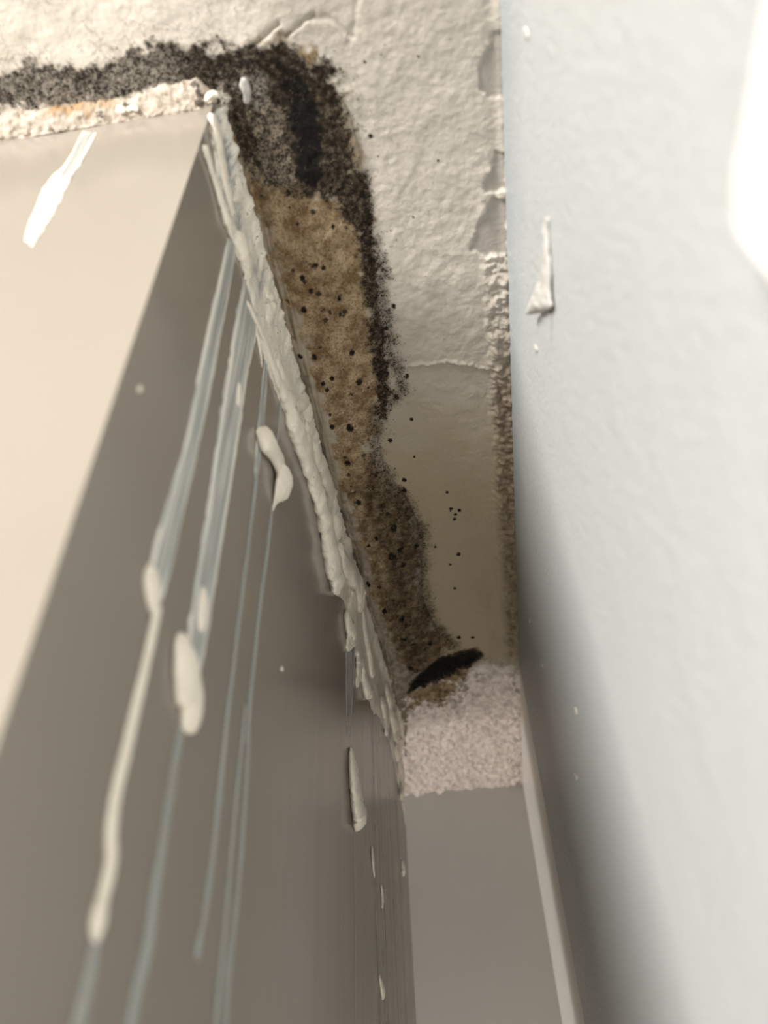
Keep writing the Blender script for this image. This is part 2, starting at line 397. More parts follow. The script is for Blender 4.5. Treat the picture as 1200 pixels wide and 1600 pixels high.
xr_top = lambda y: np.interp(y, L_RIDGE_X[:, 1], L_RIDGE_X[:, 0])
def relief(x, y):
    """how far the ceiling skin hangs below z = H"""
    n1 = fbm(x, y, .012, 40); n2 = fbm(x, y, .0045, 44); n3 = fbm(x, y, .0020, 48, 2)
    smoothf = sstep(-.02, -.09, x)                                # smoother towards the left front
    h = (n1 - .5) * .0008 + (n2 - .5) * .00042 * (1 - .6 * smoothf) + (n3 - .5) * .00022 * (1 - .6 * smoothf)
    p = sstep(YT - .012, YT + .022, y + (n1 - .5) * .03)
    h = h + p * (np.abs(fbm(x, y, .0075, 60, 2) - .5) * .010 + (fbm(x, y, .0035, 66, 2) - .5) * .0035 + .0006)
    u = XR - x
    rg = sstep(.013, .008, u + (n1 - .5) * .004) * sstep(.12, .20, y) * (1 - p)
    h = h + rg * (.0008 + (n2 - .35) * .0030 + (n3 - .5) * .0015)
    gr = np.maximum.reduce([sstep(.0006, -.0008, sdist(x, y, q) + (n2 - .5) * .004) for q in (P_GREY1, P_GREY2, P_GREY3)])
    h = h * (1 - gr) - gr * .0008
    h = h + .0010 * np.exp(-(u / .0022) ** 2) * (1 - p)           # bead of paint against the wall
    # lifted paint edge
    yc = np.interp(x, L_CRACK[:, 0], L_CRACK[:, 1]) + (n3 - .5) * .003
    inx = sstep(L_CRACK[0, 0] - .002, L_CRACK[0, 0] + .004, x) * sstep(L_CRACK[-1, 0] + .001, L_CRACK[-1, 0] - .006, x)
    h = h + inx * (.0012 * np.exp(-((y - yc + .0008) / .0010) ** 2) * (.3 + n2)) + .0005 * sstep(yc + .0004, yc - .0004, y) * inx
    for ln, dep, wd in ((L_FOLD1, .0016, .0006), (L_FOLD2, .0016, .0006), (L_FOLD3, .0004, .0009), (L_FOLD4, .0003, .0009)):
        q = pdist(x, y, ln) + (n3 - .5) * .0008
        h = h - dep * np.exp(-(q / wd) ** 2) + dep * .06 * np.exp(-((q - .0025) / .0016) ** 2)
    return h, p, gr, rg

# bulging filler strip beside the cabinet: left and right limits against depth
_SL = C([(366, 175), (388, 270), (410, 360), (440, 470), (474, 580), (500, 670), (528, 770), (556, 870), (584, 970), (604, 1040), (622, 1110), (632, 1185)], .003)
_SR = C([(470, 100), (545, 165), (567, 250), (575, 335), (584, 420), (596, 500), (602, 580), (600, 640), (592, 690), (600, 735), (640, 790), (664, 845), (660, 900), (664, 950), (690, 1000), (690, 1030), (655, 1065), (640, 1110), (634, 1185)], .004)
SY0, SY1 = _SL[0, 1], min(_SL[-1, 1], _SR[-1, 1])
_SR = _SR[np.argsort(_SR[:, 1])]
yl = np.linspace(SY0 - .02, SY1 + .01, 400)
xl_t = np.interp(yl, _SL[:, 1], _SL[:, 0]); xr_t = np.interp(yl, _SR[:, 1], _SR[:, 0])
ker = np.exp(-np.linspace(-2, 2, 13) ** 2); ker /= ker.sum()
pad = lambda a: np.concatenate([np.full(6, a[0]), a, np.full(6, a[-1])])
xl_t = np.minimum(xl_t, xside(yl) + .0016)
xl_t = np.convolve(pad(xl_t), ker, 'valid'); xr_t = np.convolve(pad(xr_t), ker, 'valid')
def strip_h(x, y):
    xl = np.interp(y, yl, xl_t); xr = np.maximum(np.interp(y, yl, xr_t), xl + .003); wdt = xr - xl
    t = np.clip((x - xl) / wdt, 0, 1)
    prof = np.power(np.clip(np.sin(np.pi * np.clip(t, 0, 1) ** .62), 0, 1), .75)
    amp = np.interp(y, [SY0, SY0 + .03, .16, .25, .29, .31, .36, .42, .47, .50, SY1], [.0, .0030, .0052, .0060, .0062, .0070, .0080, .0085, .0080, .0050, .0012])
    n1 = fbm(x, y * .75, .011, 80); n2 = fbm(x + .35 * y, y, .0042, 85); n3 = fbm(x, y * .5, .0018, 88, 2)
    rough = sstep(.26, .36, y)
    h = prof * (amp * (.86 + .28 * n1) + (n2 - .5) * (.0012 + .0046 * rough) + (n3 - .5) * (.0006 + .0016 * rough))
    # crosswise creases
    for yc, dep, sl in ((.305, .0030, .25), (.338, .0012, -.3), (.375, .0014, -.35), (.405, .0012, -.4), (.440, .0022, -.5), (.462, .0024, -.5)):
        q = (y - yc - sl * (x - (xl + xr) / 2) - (n1 - .5) * .012)
        h = h - dep * np.exp(-(q / .0022) ** 2) * prof
    return np.maximum(h, -.0004), t
def surface_down(x, y):
    h, p, g, r = relief(x, y)
    s, t = strip_h(x, y)
    return np.maximum(h, s * ((y > SY0) & (y < SY1) & (t > 0) & (t < 1)))

def build_ceiling():
    xs = np.concatenate([np.linspace(-1.6, -.30, 14), np.linspace(-.28, -.16, 30), np.arange(-.158, XR + .003, .00048)])
    ya = [.030]
    while ya[-1] < YK + .004: ya.append(ya[-1] + .00046 + .0007 * max(0, ya[-1] - .12) / .4)
    ys = np.concatenate([np.linspace(-1.5, -.05, 14), np.linspace(-.04, .028, 40), np.array(ya)])
    X, Y = np.meshgrid(xs, ys, indexing='ij')
    keep = ~((X < xside(Y) - .010) & (Y > YB + .010) & (Y < YC - .010))
    nx, ny = X.shape
    idx = np.arange(nx * ny).reshape(nx, ny)
    Q = np.stack([idx[:-1, :-1], idx[:-1, 1:], idx[1:, 1:], idx[1:, :-1]], -1)
    ok = keep[:-1, :-1] & keep[:-1, 1:] & keep[1:, 1:] & keep[1:, :-1]
    Q = Q[ok]
    used = np.zeros(nx * ny, bool); used[Q.ravel()] = True
    remap = -np.ones(nx * ny, int); remap[used] = np.arange(used.sum())
    x = X.ravel()[used]; y = Y.ravel()[used]; Q = remap[Q]
    h, p, gr, rg = relief(x, y)
    b, br = stain(x, y)
    me = mesh_np('ceiling', np.stack([x, y, H - h], 1), Q)
    n1 = fbm(x, y, .012, 140); n2 = fbm(x, y, .004, 141)
    u = XR - x
    damp = sstep(.012, .004, u + (n1 - .5) * .006) * sstep(.19, .26, y) * sstep(YT + .03, YT - .05, y) * (.85 + .9 * (n2 - .3))
    damp = np.maximum(damp, .5 * sstep(.003, .0005, u) * sstep(.17, .2, y) * (1 - p * .6))
    damp = np.maximum(damp, .9 * sstep(.56, .68, n2) * sstep(.016, .002, u) * p)
    damp = np.maximum(damp, .16 * sstep(.55, .8, fbm(x, y * .25, .010, 150)) * sstep(.27, .33, y) * sstep(YT, YT - .03, y))
    damp = np.maximum(damp, .85 * p * sstep(.50, .62, fbm(x, y, .0030, 160, 2)) * sstep(.030, .004, sdist(x, y, P_TIDE)))
    craze = sstep(.5, .15, np.abs(sdist(x, y, P_BLACK)) / .06) * (1 - rg) * (1 - p)
    for k, v in (('black', b), ('brown', br * (x > XB - .004)), ('grey', gr), ('craze', craze), ('damp', np.clip(damp, 0, 1)), ('pop', p), ('tan', np.maximum(.36 * sstep(-.10, -.02, x + (n1 - .5) * .03), .5 * sstep(.11, .21, y + (n1 - .5) * .05) + .5 * sstep(.20, .32, y + (n1 - .5) * .05)) * (1 - p) * (x > -.3))):
        set_attr(me, k, v)
    o = link('ceiling', me, M_PL, None, 'cream painted ceiling with black mould along the cabinet', 'ceiling', None, 'structure')
    return o
ceiling = build_ceiling()
link('ceiling_slab', box_mesh('ceiling_slab', (-1.6, -1.5, H + .006), (XR + .12, YK + .12, H + .10)), M_WB, ceiling)

# ------------------------------------------------------------------ walls, trim, floor
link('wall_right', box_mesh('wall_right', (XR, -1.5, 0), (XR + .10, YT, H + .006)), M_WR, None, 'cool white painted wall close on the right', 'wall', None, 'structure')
link('wall_back', box_mesh('wall_back', (-1.6, YK, 0), (XR + .10, YK + .10, H + .006)), M_WB, None, 'plain grey wall at the far end of the narrow gap', 'wall', None, 'structure')
link('trim_1', box_mesh('trim_1', (XR + .0006, YT + .0004, 0), (XR + .06, YK, H + .004), .0006, 2), M_TR, None, 'pale upright trim board in the far corner beside the grey wall', 'trim', None, 'structure')
link('floor', box_mesh('floor', (-1.6, -1.5, -.1), (XR + .10, YK + .10, 0)), M_FL, None, 'plain brown floor below the cabinet', 'floor', None, 'structure')

# ------------------------------------------------------------------ the tall cabinet
def build_cabinet():
    import bmesh
    bm = bmesh.new(); bmesh.ops.create_cube(bm, size=1)
    lo = (XB - .34, YB, CZ - .10); hi = (XB, YC, H - .0025)
    for v in bm.verts: v.co = Vector([(lo[i] + hi[i]) / 2 + v.co[i] * (hi[i] - lo[i]) for i in range(3)])
    for v in bm.verts:
        if v.co.x > XB - .01: v.co.x = xside(v.co.y)
    e = [e for e in bm.edges if abs(e.verts[0].co.z - e.verts[1].co.z) > 1]
    bmesh.ops.bevel(bm, geom=e, offset=.0022, segments=6, affect='EDGES', profile=.5)
    me = bpy.data.meshes.new('cabinet'); bm.to_mesh(me); bm.free()
    for p in me.polygons: p.use_smooth = abs(p.normal.x) < .999 and abs(p.normal.y) < .999 and abs(p.normal.z) < .5
    return link('cabinet', me, M_CAB, None, 'glossy grey-beige cabinet reaching up to the mouldy ceiling', 'cabinet')
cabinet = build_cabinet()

# ------------------------------------------------------------------ filler strip
def build_strip():
    ny, nt = 620, 90
    ys = np.linspace(SY0, SY1, ny); tt = np.linspace(0, 1, nt) ** 1.15
    xl = np.interp(ys, yl, xl_t); xr = np.maximum(np.interp(ys, yl, xr_t), xl + .003)
    X = xl[:, None] + (xr - xl)[:, None] * tt[None, :]; Y = np.repeat(ys[:, None], nt, 1)
    s, t = strip_h(X.ravel(), Y.ravel()); x = X.ravel(); y = Y.ravel()
    hc, p, gr, rg = relief(x, y)
    edge = np.minimum(t, 1 - t); lift = np.where(t > .5, .0006, 0) * sstep(0, .02, 1 - t)
    z = H - np.maximum(s + lift, -.001) - np.where(edge < 1e-6, -.0015, 0)
    me = mesh_np('filler_strip', np.stack([x, y, z], 1), grid_faces(ny, nt)[:, ::-1])
    b, br = stain(x, y)
    n1 = fbm(x, y, .010, 201); n2 = fbm(x, y, .0035, 202); nf = fbm(x * 3, y * .25, .004, 205)
    side = sstep(.26, .08, t)                                     # steep flank over the sealant: fibrous
    damp = np.clip(side * (.35 + .9 * (nf - .3)) * sstep(SY0 + .02, SY0 + .05, y), 0, 1)
    low = sstep(.29, .32, y)
    pale = sstep(.34, .18, t + (n1 - .5) * .25) * sstep(.155, .19, y)
    br = br * (1 - .55 * pale)
    damp = np.maximum(damp, (.22 + .38 * low) * sstep(.3, .6, n2))
    soot = np.clip(1.05 * sstep(.004, -.005, sdist(x, y, P_LOW) + (n1 - .5) * .012) + .35 * low * sstep(.1, .3, t), 0, .95) * (.75 + .5 * (n2 - .5)) * sstep(.10, .30, t + (n1 - .5) * .2)
    soot = np.maximum(soot, .55 * side * sstep(.30, .16, t) * sstep(.45, .62, nf))
    lilac = .85 * pale * sstep(.3, .6, n1)
    for k, v in (('black', b), ('brown', br), ('grey', np.clip(lilac + .5 * low * pale, 0, 1)), ('craze', x * 0), ('damp', damp), ('tan', .75 + 0 * x), ('soot', soot), ('pop', .3 * sstep(.15, .2, y))):
        set_attr(me, k, v)
    return link('filler_strip', me, M_PL, None, 'bulging brown mouldy filler strip between the white sealant and the ceiling', 'filler strip')
strip = build_strip()

# ------------------------------------------------------------------ mould grains
def build_grains():
    N = 420000
    gx = RNG.uniform(-.20, XR - .002, N); gy = RNG.uniform(.03, .56, N)
    k = ~((gx < xside(gy) + .001) & (gy > YB - .003)); gx = gx[k]; gy = gy[k]
    b, br = stain(gx, gy)
    pr = np.clip(b, 0, 1) ** 1.3 * .42
    k = (RNG.random(len(gx)) < pr) & (b > .03); gx = gx[k]; gy = gy[k]; b = b[k]
    if len(gx) > 42000: gx = gx[:42000]; gy = gy[:42000]; b = b[:42000]
    z = H - surface_down(gx, gy)
    n = len(gx); r = RNG.uniform(.00010, .00030, n) * np.where(RNG.random(n) < .06, 1.8, 1)
    oct_ = np.array([[1, 0, 0], [-.9, .1, 0], [0, 1, 0], [0, -1, .1], [0, 0, 1], [0, 0, -.9]])
    ang = RNG.uniform(0, 6.28, n); st = RNG.uniform(.6, 1.7, n)
    ca, sa = np.cos(ang), np.sin(ang)
    px = oct_[None, :, 0] * r[:, None] * st[:, None]; py = oct_[None, :, 1] * r[:, None]; pz = oct_[None, :, 2] * r[:, None] * .8
    V = np.stack([gx[:, None] + px * ca[:, None] - py * sa[:, None], gy[:, None] + px * sa[:, None] + py * ca[:, None], z[:, None] + pz - r[:, None] * .3], -1).reshape(-1, 3)
    f = np.array([[0, 2, 4], [2, 1, 4], [1, 3, 4], [3, 0, 4], [2, 0, 5], [1, 2, 5], [3, 1, 5], [0, 3, 5]])
    Fq = (f[None] + (np.arange(n) * 6)[:, None, None]).reshape(-1, 3)
    me = mesh_np('mould_growth', V, Fq, False)
    return link('mould_growth', me, M_GRAIN, None, 'grainy black mould spreading over ceiling and filler strip', 'mould', None, 'stuff')
build_grains()

# ------------------------------------------------------------------ sealant
def tube_mesh(name, pts, radii, axis, flat=.7, ns=14, n=None, seed=1, rough=.12, seat=.35, widen=None):
    """a rope or lump of sealant stuck to a plane; axis = +1/-1 direction off the plane along x ('x') or y ('y')"""
    P = np.asarray(pts, float); n = n or max(16, 7 * len(P))
    Cc = catmull(P, n); R = catmull(np.asarray(radii, float)[:, None], n)[:, 0]; R = np.maximum(R, .00005)
    seg = np.r_[0, np.cumsum(np.linalg.norm(np.diff(Cc, axis=0), axis=1))]
    L_ = seg[-1]
    for k in (seg, L_ - seg):
        e = np.clip(k / np.maximum(R * 1.3, 1e-6), 0, 1); R = R * np.sqrt(np.clip(1 - (1 - e) ** 2, .0009, 1))
    T = np.gradient(Cc, axis=0); T /= np.linalg.norm(T, axis=1)[:, None] + 1e-12
    N_ = np.zeros(3); N_['xyz'.index(axis[-1])] = -1 if axis[0] == '-' else 1
    Bn = np.cross(T, N_); Bn /= np.linalg.norm(Bn, axis=1)[:, None] + 1e-12
    W = np.ones(n) if widen is None else np.interp(np.linspace(0, 1, n), np.linspace(0, 1, len(widen)), widen)
    a = np.linspace(0, 2 * np.pi, ns, endpoint=False)
    k = 1 + rough * 2 * (fbm(seg[:, None] + 0 * a[None], (np.cos(a) * R.mean() * 2)[None] + 0 * seg[:, None], max(R.mean() * 1.2, .0004), seed, 3) - .5) \
          + rough * (fbm(seg[:, None] + 0 * a[None], (np.sin(a) * R.mean() * 2)[None] + 0 * seg[:, None], max(R.mean() * .5, .0003), seed + 5, 2) - .5)
    off = R[:, None, None] * k[:, :, None] * (np.cos(a)[None, :, None] * (Bn * W[:, None])[:, None, :] + flat * np.sin(a)[None, :, None] * N_)
    V = Cc[:, None, :] + off + (R * flat * seat)[:, None, None] * N_
    return mesh_np(name, V.reshape(-1, 3), grid_faces(n, ns, True))

def side_tube(parent, name, path, radii_px, seed=1, flat=.7, rough=.16, seat=.35, n=None, mat=None, wmax=2.6):
    P = [on_side(a, b, .0002) for a, b in path]; R = [r * scale_at(p) for r, p in zip(radii_px, P)]
    # a lump lies flat on the panel: how much wider along the panel than off it
    Wd = []
    for i in range(len(P)):
        t = P[min(i + 1, len(P) - 1)] - P[max(i - 1, 0)]; t = t / np.linalg.norm(t)
        b = np.cross(t, (1, 0, 0)); b /= np.linalg.norm(b)
        q0, q1, qt = view(P[i]), view(P[i] + b * 1e-3), view(P[i] + t * 1e-3)
        tv = (qt - q0) / (np.linalg.norm(qt - q0) + 1e-9); v = q1 - q0
        ppm = abs(v[0] * tv[1] - v[1] * tv[0]) / 1e-3
        Wd.append(float(np.clip(.8 / (ppm * scale_at(P[i]) + 1e-6), .9, wmax)))
    me = tube_mesh(name, P, R, '+x', flat, 14, n, seed, rough, seat, Wd)
    return child(name, me, mat or M_SEAL, parent)

def ribbon(name, left, right, parent, plane, thick=.0004, ncol=15, nrow=60, base_thick=.25, seed=1, axis=0, sign=1):
    """thin smeared film between two edge lines on a panel; ridged, thicker at its edges"""
    Lc = catmull([plane(a, b) for a, b in left], nrow); Rc = catmull([plane(a, b) for a, b in right], nrow)
    s = np.linspace(0, 1, ncol)[None, :, None]
    V = Lc[:, None, :] * (1 - s) + Rc[:, None, :] * s
    ss = np.linspace(0, 1, ncol)[None, :]; rr = np.linspace(0, 1, nrow)[:, None]
    n = fbm(ss * 3 + 0 * rr, rr * 2.0 + 0 * ss, .35, seed, 3)
    prof = np.clip(np.minimum(ss, 1 - ss) * 12, 0, 1) * (.35 + .5 * n + .5 * np.exp(-((ss - .9) / .07) ** 2) + .35 * np.exp(-((ss - .08) / .06) ** 2))
    prof = prof * np.clip(np.minimum(rr, 1 - rr) * 25, 0, 1)
    V[:, :, axis] += sign * (thick * prof + .00008)
    # ragged edges
    wob = (fbm(rr * 4, rr * 0, .12, seed + 9, 3) - .5)
    V += (Rc - Lc)[:, None, :] * (wob * .18)[:, :, None] * np.where(ss < .5, -1, 1)[:, :, None] * (np.abs(ss - .5) * 2)[:, :, None] ** 4
    me = mesh_np(name, V.reshape(-1, 3), grid_faces(nrow, ncol))
    th = base_thick + .55 * np.exp(-((ss - .92) / .06) ** 2) + .35 * np.exp(-((ss - .06) / .05) ** 2) + .5 * (n - .5)
    set_attr(me, 'thick', np.clip(th, 0, 1).ravel())
    return child(name, me, M_FILM, parent)

# --- bead along the cabinet side
bead = empty('sealant_bead', tuple(on_side(480, 640)), 'thick lumpy white sealant bead along the top of the cabinet side', 'sealant')
def build_side_film():
    low = np.array([on_side(a, b)[1:] for a, b in [(326, 186), (336, 262), (348, 322), (362, 372), (384, 436), (398, 500), (416, 572), (436, 626), (455, 672), (480, 742), (497, 806), (510, 872), (520, 925),
                                                  (536, 934), (545, 968), (556, 1020), (566, 1070), (578, 1105), (592, 1118), (606, 1152), (622, 1225), (633, 1290)]])
    low = low[np.argsort(low[:, 0])]
    ny, nz = 620, 34
    ys = np.linspace(YB + .0016, YC - .003, ny); zl = np.interp(ys, low[:, 0], low[:, 1])
    zl = zl + (fbm(ys, ys * 0, .012, 300) - .5) * .006 + (fbm(ys, ys * 0, .003, 303) - .5) * .003
    s = np.linspace(0, 1, nz)
    Z = zl[:, None] + (H - .0006 - zl)[:, None] * s[None]; Y = np.repeat(ys[:, None], nz, 1)
    n1 = fbm(Y.ravel(), Z.ravel() * .6, .010, 310).reshape(Z.shape); n2 = fbm(Y.ravel() + .3 * Z.ravel(), Z.ravel() * .5, .0032, 314).reshape(Z.shape)
    n3 = fbm(Y.ravel(), Z.ravel(), .0016, 318, 2).reshape(Z.shape)
    prof = np.clip(s * 9, 0, 1)[None]
    X = xside(Y) + .00008 + prof * (.0002 + .0014 * np.clip(n1 - .35, 0, 1) + .0016 * np.clip(n2 - .45, 0, 1) + .0004 * n3 + .0030 * sstep(.72, 1, s)[None] * (.6 + .8 * n2))
    me = mesh_np('film', np.stack([X, Y, Z], -1).reshape(-1, 3), grid_faces(ny, nz))
    far = sstep(.42, .52, Y)
    th = .32 + 1.5 * np.clip(n1 - .38, 0, 1) + 1.3 * np.clip(n2 - .46, 0, 1) + .55 * sstep(.75, 1, s)[None] + .55 * sstep(.15, .20, Y) * (1 - far) - .15 * far
    set_attr(me, 'thick', np.clip(th, 0, 1).ravel())
    set_attr(me, 'dirty', (sstep(.30, .20, Y) * (.35 + n1)).ravel())
    child('film', me, M_FILM, bead)
build_side_film()
ROPES = [
    ([(316, 226), (329, 268), (344, 316), (352, 345), (363, 374)], [5, 4, 5, 6, 2.5], 'rope'),
    ([(344, 140), (352, 150), (357, 168), (356, 182)], [7, 8, 6, 2], 'lump'),
    ([(352, 172), (361, 205), (367, 232), (370, 256)], [6, 7, 6, 1.5], 'rope'),
    ([(364, 262), (370, 288), (368, 304), (362, 314)], [5, 7, 7, 3], 'lump'),
    ([(330, 180), (338, 230), (350, 290), (362, 340)], [7, 7, 6, 5], 'rope'),
    ([(366, 370), (373, 385), (378, 400), (377, 408)], [6, 9, 8, 4], 'lump'),
    ([(382, 402), (384, 420), (382, 436)], [4, 5, 2], 'lump'),
    ([(411, 448), (417, 468), (419, 485), (415, 502)], [5, 8, 7, 3], 'lump'),
    ([(384, 470), (398, 500), (412, 535), (427, 582), (440, 614), (452, 642)], [2, 3, 3.4, 4.5, 7, 9], 'rope'),
    ([(397, 505), (404, 540), (409, 575)], [1.5, 2.4, 1], 'strand'),
    ([(452, 575), (466, 590), (474, 608), (472, 626), (458, 640), (448, 652)], [4, 6, 8, 8, 9, 7], 'rope'),
    ([(430, 560), (440, 590), (452, 622), (456, 640)], [3, 5, 5, 6], 'rope'),
    ([(470, 632), (477, 650), (478, 680), (480, 705), (484, 725)], [10, 8, 7, 6, 4], 'rope'),
    ([(446, 644), (458, 676), (471, 710), (484, 748), (492, 775), (500, 808), (507, 845), (514, 885), (520, 916), (521, 926)], [10, 11, 10, 9, 10, 11, 12, 13, 13, 9], 'rope'),
    ([(486, 690), (496, 722), (506, 750), (520, 778), (530, 806), (540, 836), (538, 856), (530, 872)], [6, 8, 8, 8, 8, 9, 8, 5], 'rope'),
    ([(520, 806), (524, 822), (521, 832)], [7, 8.5, 5], 'lump'),
    ([(526, 860), (536, 884), (548, 908), (555, 926), (553, 942)], [7, 8, 10, 11, 7], 'rope'),
    ([(549, 934), (544, 956), (541, 974), (544, 988), (546, 993)], [8, 5, 6.5, 8, 5], 'drip'),
    ([(545, 992), (543, 1004), (541, 1014)], [7, 5, 2], 'drip'),
    ([(565, 950), (568, 985), (574, 1020), (580, 1060)], [4, 5, 5, 5], 'rope'),
    ([(560, 1030), (566, 1060), (571, 1080), (572, 1092)], [4, 6, 7.5, 5], 'drip'),
    ([(556, 1016), (558, 1045), (556, 1072)], [4, 5, 2], 'rope'),
    ([(600, 1070), (606, 1095), (610, 1115)], [4, 5, 3], 'lump'),
    ([(606, 1105), (613, 1135), (617, 1160), (616, 1180)], [4, 7, 8, 5], 'lump'),
    ([(620, 1180), (625, 1215), (626, 1250)], [4, 5, 2.5], 'drip'),
    ([(594, 1090), (600, 1120), (602, 1150)], [4, 5, 3], 'rope'),
]
for i, (pa, ra, nm) in enumerate(ROPES):
    side_tube(bead, nm, pa, [q * 1.1 for q in ra], seed=400 + 7 * i, flat=.9, rough=.36, seat=.5)

# --- smears and drips down the cabinet side, each a thing of its own
def smear(label, group='sealant smears on the cabinet side', loc_px=(400, 700), plane=on_side):
    return empty('sealant_smear', tuple(plane(*loc_px)), label, 'sealant', group)

s1 = smear('wide translucent sealant smear nearest the cabinet edge, tapering to a long wavy white drip', loc_px=(300, 650))
ribbon('film', [(354, 372), (340, 440), (322, 520), (306, 600), (288, 690), (262, 780), (240, 850), (229, 900)],
       [(371, 372), (360, 440), (346, 512), (332, 590), (312, 680), (292, 770), (268, 880), (246, 955)], s1, on_side, .0007, seed=31, base_thick=.24)
side_tube(s1, 'lump', [(238, 884), (235, 912), (238, 940), (242, 962)], [9, 15, 12, 5], 51, .55, .10)
side_tube(s1, 'drip', [(246, 940), (238, 985), (226, 1040), (212, 1100), (196, 1170), (180, 1240), (172, 1300), (172, 1345), (160, 1400), (151, 1440), (149, 1475)],
          [9, 8, 8, 9, 10, 10, 11, 11, 11, 14, 6], 52, .5, .06, n=120)
side_tube(s1, 'run', [(150, 1465), (140, 1520), (126, 1580), (104, 1680)], [9, 10, 12, 13], 53, .25, .05, mat=M_FILM)
s2 = smear('widest translucent sealant smear, in the middle, carrying a big white lump', loc_px=(345, 750))
ribbon('film', [(380, 430), (368, 500), (354, 580), (342, 660), (328, 760), (312, 860), (298, 950), (288, 1010)],
       [(404, 500), (396, 540), (384, 600), (374, 670), (360, 760), (344, 860), (330, 950), (314, 1050)], s2, on_side, .0007, seed=33, base_thick=.26)
side_tube(s2, 'lump', [(286, 990), (285, 1020), (289, 1065), (293, 1110), (286, 1140)], [9, 19, 23, 21, 8], 55, .6, .10, n=50)
side_tube(s2, 'lump', [(318, 918), (316, 945), (312, 975), (310, 985)], [5, 9, 8, 4], 56, .6, .10)
side_tube(s2, 'lump', [(374, 600), (372, 620), (370, 634)], [3, 5, 3], 57, .6, .10)
side_tube(s2, 'run', [(284, 1136), (275, 1180), (265, 1240), (255, 1310), (240, 1400), (232, 1470), (215, 1540), (195, 1640)], [7, 7, 8, 8, 9, 10, 11, 12], 58, .22, .05, mat=M_FILM, n=80)
s3 = smear('long thin sealant run ending in a small bead low on the cabinet side', loc_px=(385, 900))
ribbon('film', [(413, 560), (407, 620), (400, 690), (397, 745)], [(417, 560), (415, 620), (409, 690), (402, 745)], s3, on_side, .0004, seed=35, base_thick=.16, nrow=30)
side_tube(s3, 'run', [(404, 690), (399, 760), (388, 850), (377, 940), (366, 1030), (355, 1120), (349, 1180), (338, 1290), (324, 1400), (312, 1470), (307, 1500)],
          [2.6, 3, 3.2, 3.4, 3.4, 3.6, 3.8, 4.2, 4.6, 4.8, 5.2], 60, .3, .05, mat=M_FILM, n=90)
s4 = smear('hooked white sealant lump with a thin tail running down the cabinet side', loc_px=(425, 740))
side_tube(s4, 'lump', [(400, 674), (407, 690), (419, 705), (429, 722), (433, 740)], [7, 13, 11, 9, 9], 62, .8, .16, n=50, seat=.9)
side_tube(s4, 'lump', [(433, 726), (436, 744), (432, 764), (428, 782), (425, 800)], [7, 15, 11, 4, .6], 67, .7, .14, n=60, seat=.9, wmax=2.0)
side_tube(s4, 'spike', [(438, 742), (446, 746), (453, 748)], [10, 5, 1.2], 68, .6, .1, n=16, seat=.9)
side_tube(s4, 'strand', [(439, 622), (436, 660), (432, 705)], [2, 2, 2], 66, .3, .05, mat=M_FILM)
side_tube(s4, 'run', [(426, 786), (420, 840), (412, 900), (404, 965), (396, 1040), (390, 1100), (387, 1168), (383, 1240), (376, 1340), (368, 1420), (358, 1510), (348, 1640)],
          [3, 3, 3.2, 3.2, 3.4, 3.4, 4.2, 3.6, 4, 4.4, 5, 5.4], 63, .3, .05, mat=M_FILM, n=90)
s5 = smear('faint thin sealant run beside the hooked lump tail, reaching the lower frame', loc_px=(360, 1400))
side_tube(s5, 'run', [(384, 1100), (378, 1160), (370, 1240), (362, 1330), (354, 1420), (346, 1500), (334, 1640)], [1.6, 2.4, 3, 3.4, 3.8, 4.6, 5.4], 64, .25, .05, mat=M_FILM, n=60)
s6 = smear('pointed white sealant drip hanging alone below the bead on the cabinet side', loc_px=(550, 1240))
side_tube(s6, 'lump', [(547, 1168), (547, 1200), (550, 1240), (554, 1275), (556, 1300)], [2.5, 8, 11, 14, 9], 70, .8, .22, n=50, seat=.7)
side_tube(s6, 'strand', [(554, 1300), (555, 1420), (556, 1640)], [1.6, 1.3, 1.2], 73, .3, .05, mat=M_FILM, n=40)
s7 = smear('glassy bluish sealant strand stretched down from the bead drip', loc_px=(545, 1060))
ribbon('film', [(540, 1010), (540, 1060), (541, 1110), (543, 1150)], [(555, 1010), (553, 1050), (549, 1110), (545, 1152)], s7, on_side, .0005, seed=37, base_thick=.10, nrow=30)
s8 = smear('tiny pale sealant drip lowest on the far end of the cabinet side', loc_px=(597, 1550))
side_tube(s8, 'lump', [(592, 1524), (596, 1545), (598, 1560)], [1.5, 4, 4.5], 75, .8, .14)
side_tube(s8, 'strand', [(592, 1526), (590, 1480), (588, 1420)], [1.2, 1, 1], 76, .4, .1, mat=M_FILM)
s9 = smear('flaky narrow sealant sliver on the far end of the cabinet side', loc_px=(585, 1350))
side_tube(s9, 'lump', [(581, 1322), (582, 1345), (585, 1372)], [2, 3.5, 1.5], 77, .6, .2)
side_tube(s9, 'lump', [(595, 1382), (597, 1402), (597, 1420)], [2.5, 3.5, 1.5], 78, .6, .25)
for q, (a, b, c, r) in enumerate([((627, 1345), (629, 1358), (630, 1370), 4)]):
    s10 = smear('small brownish sealant lump on the far upright edge of the cabinet', loc_px=a)
    side_tube(s10, 'lump', [a, b, c], [2, r, 2], 79, .8, .2)

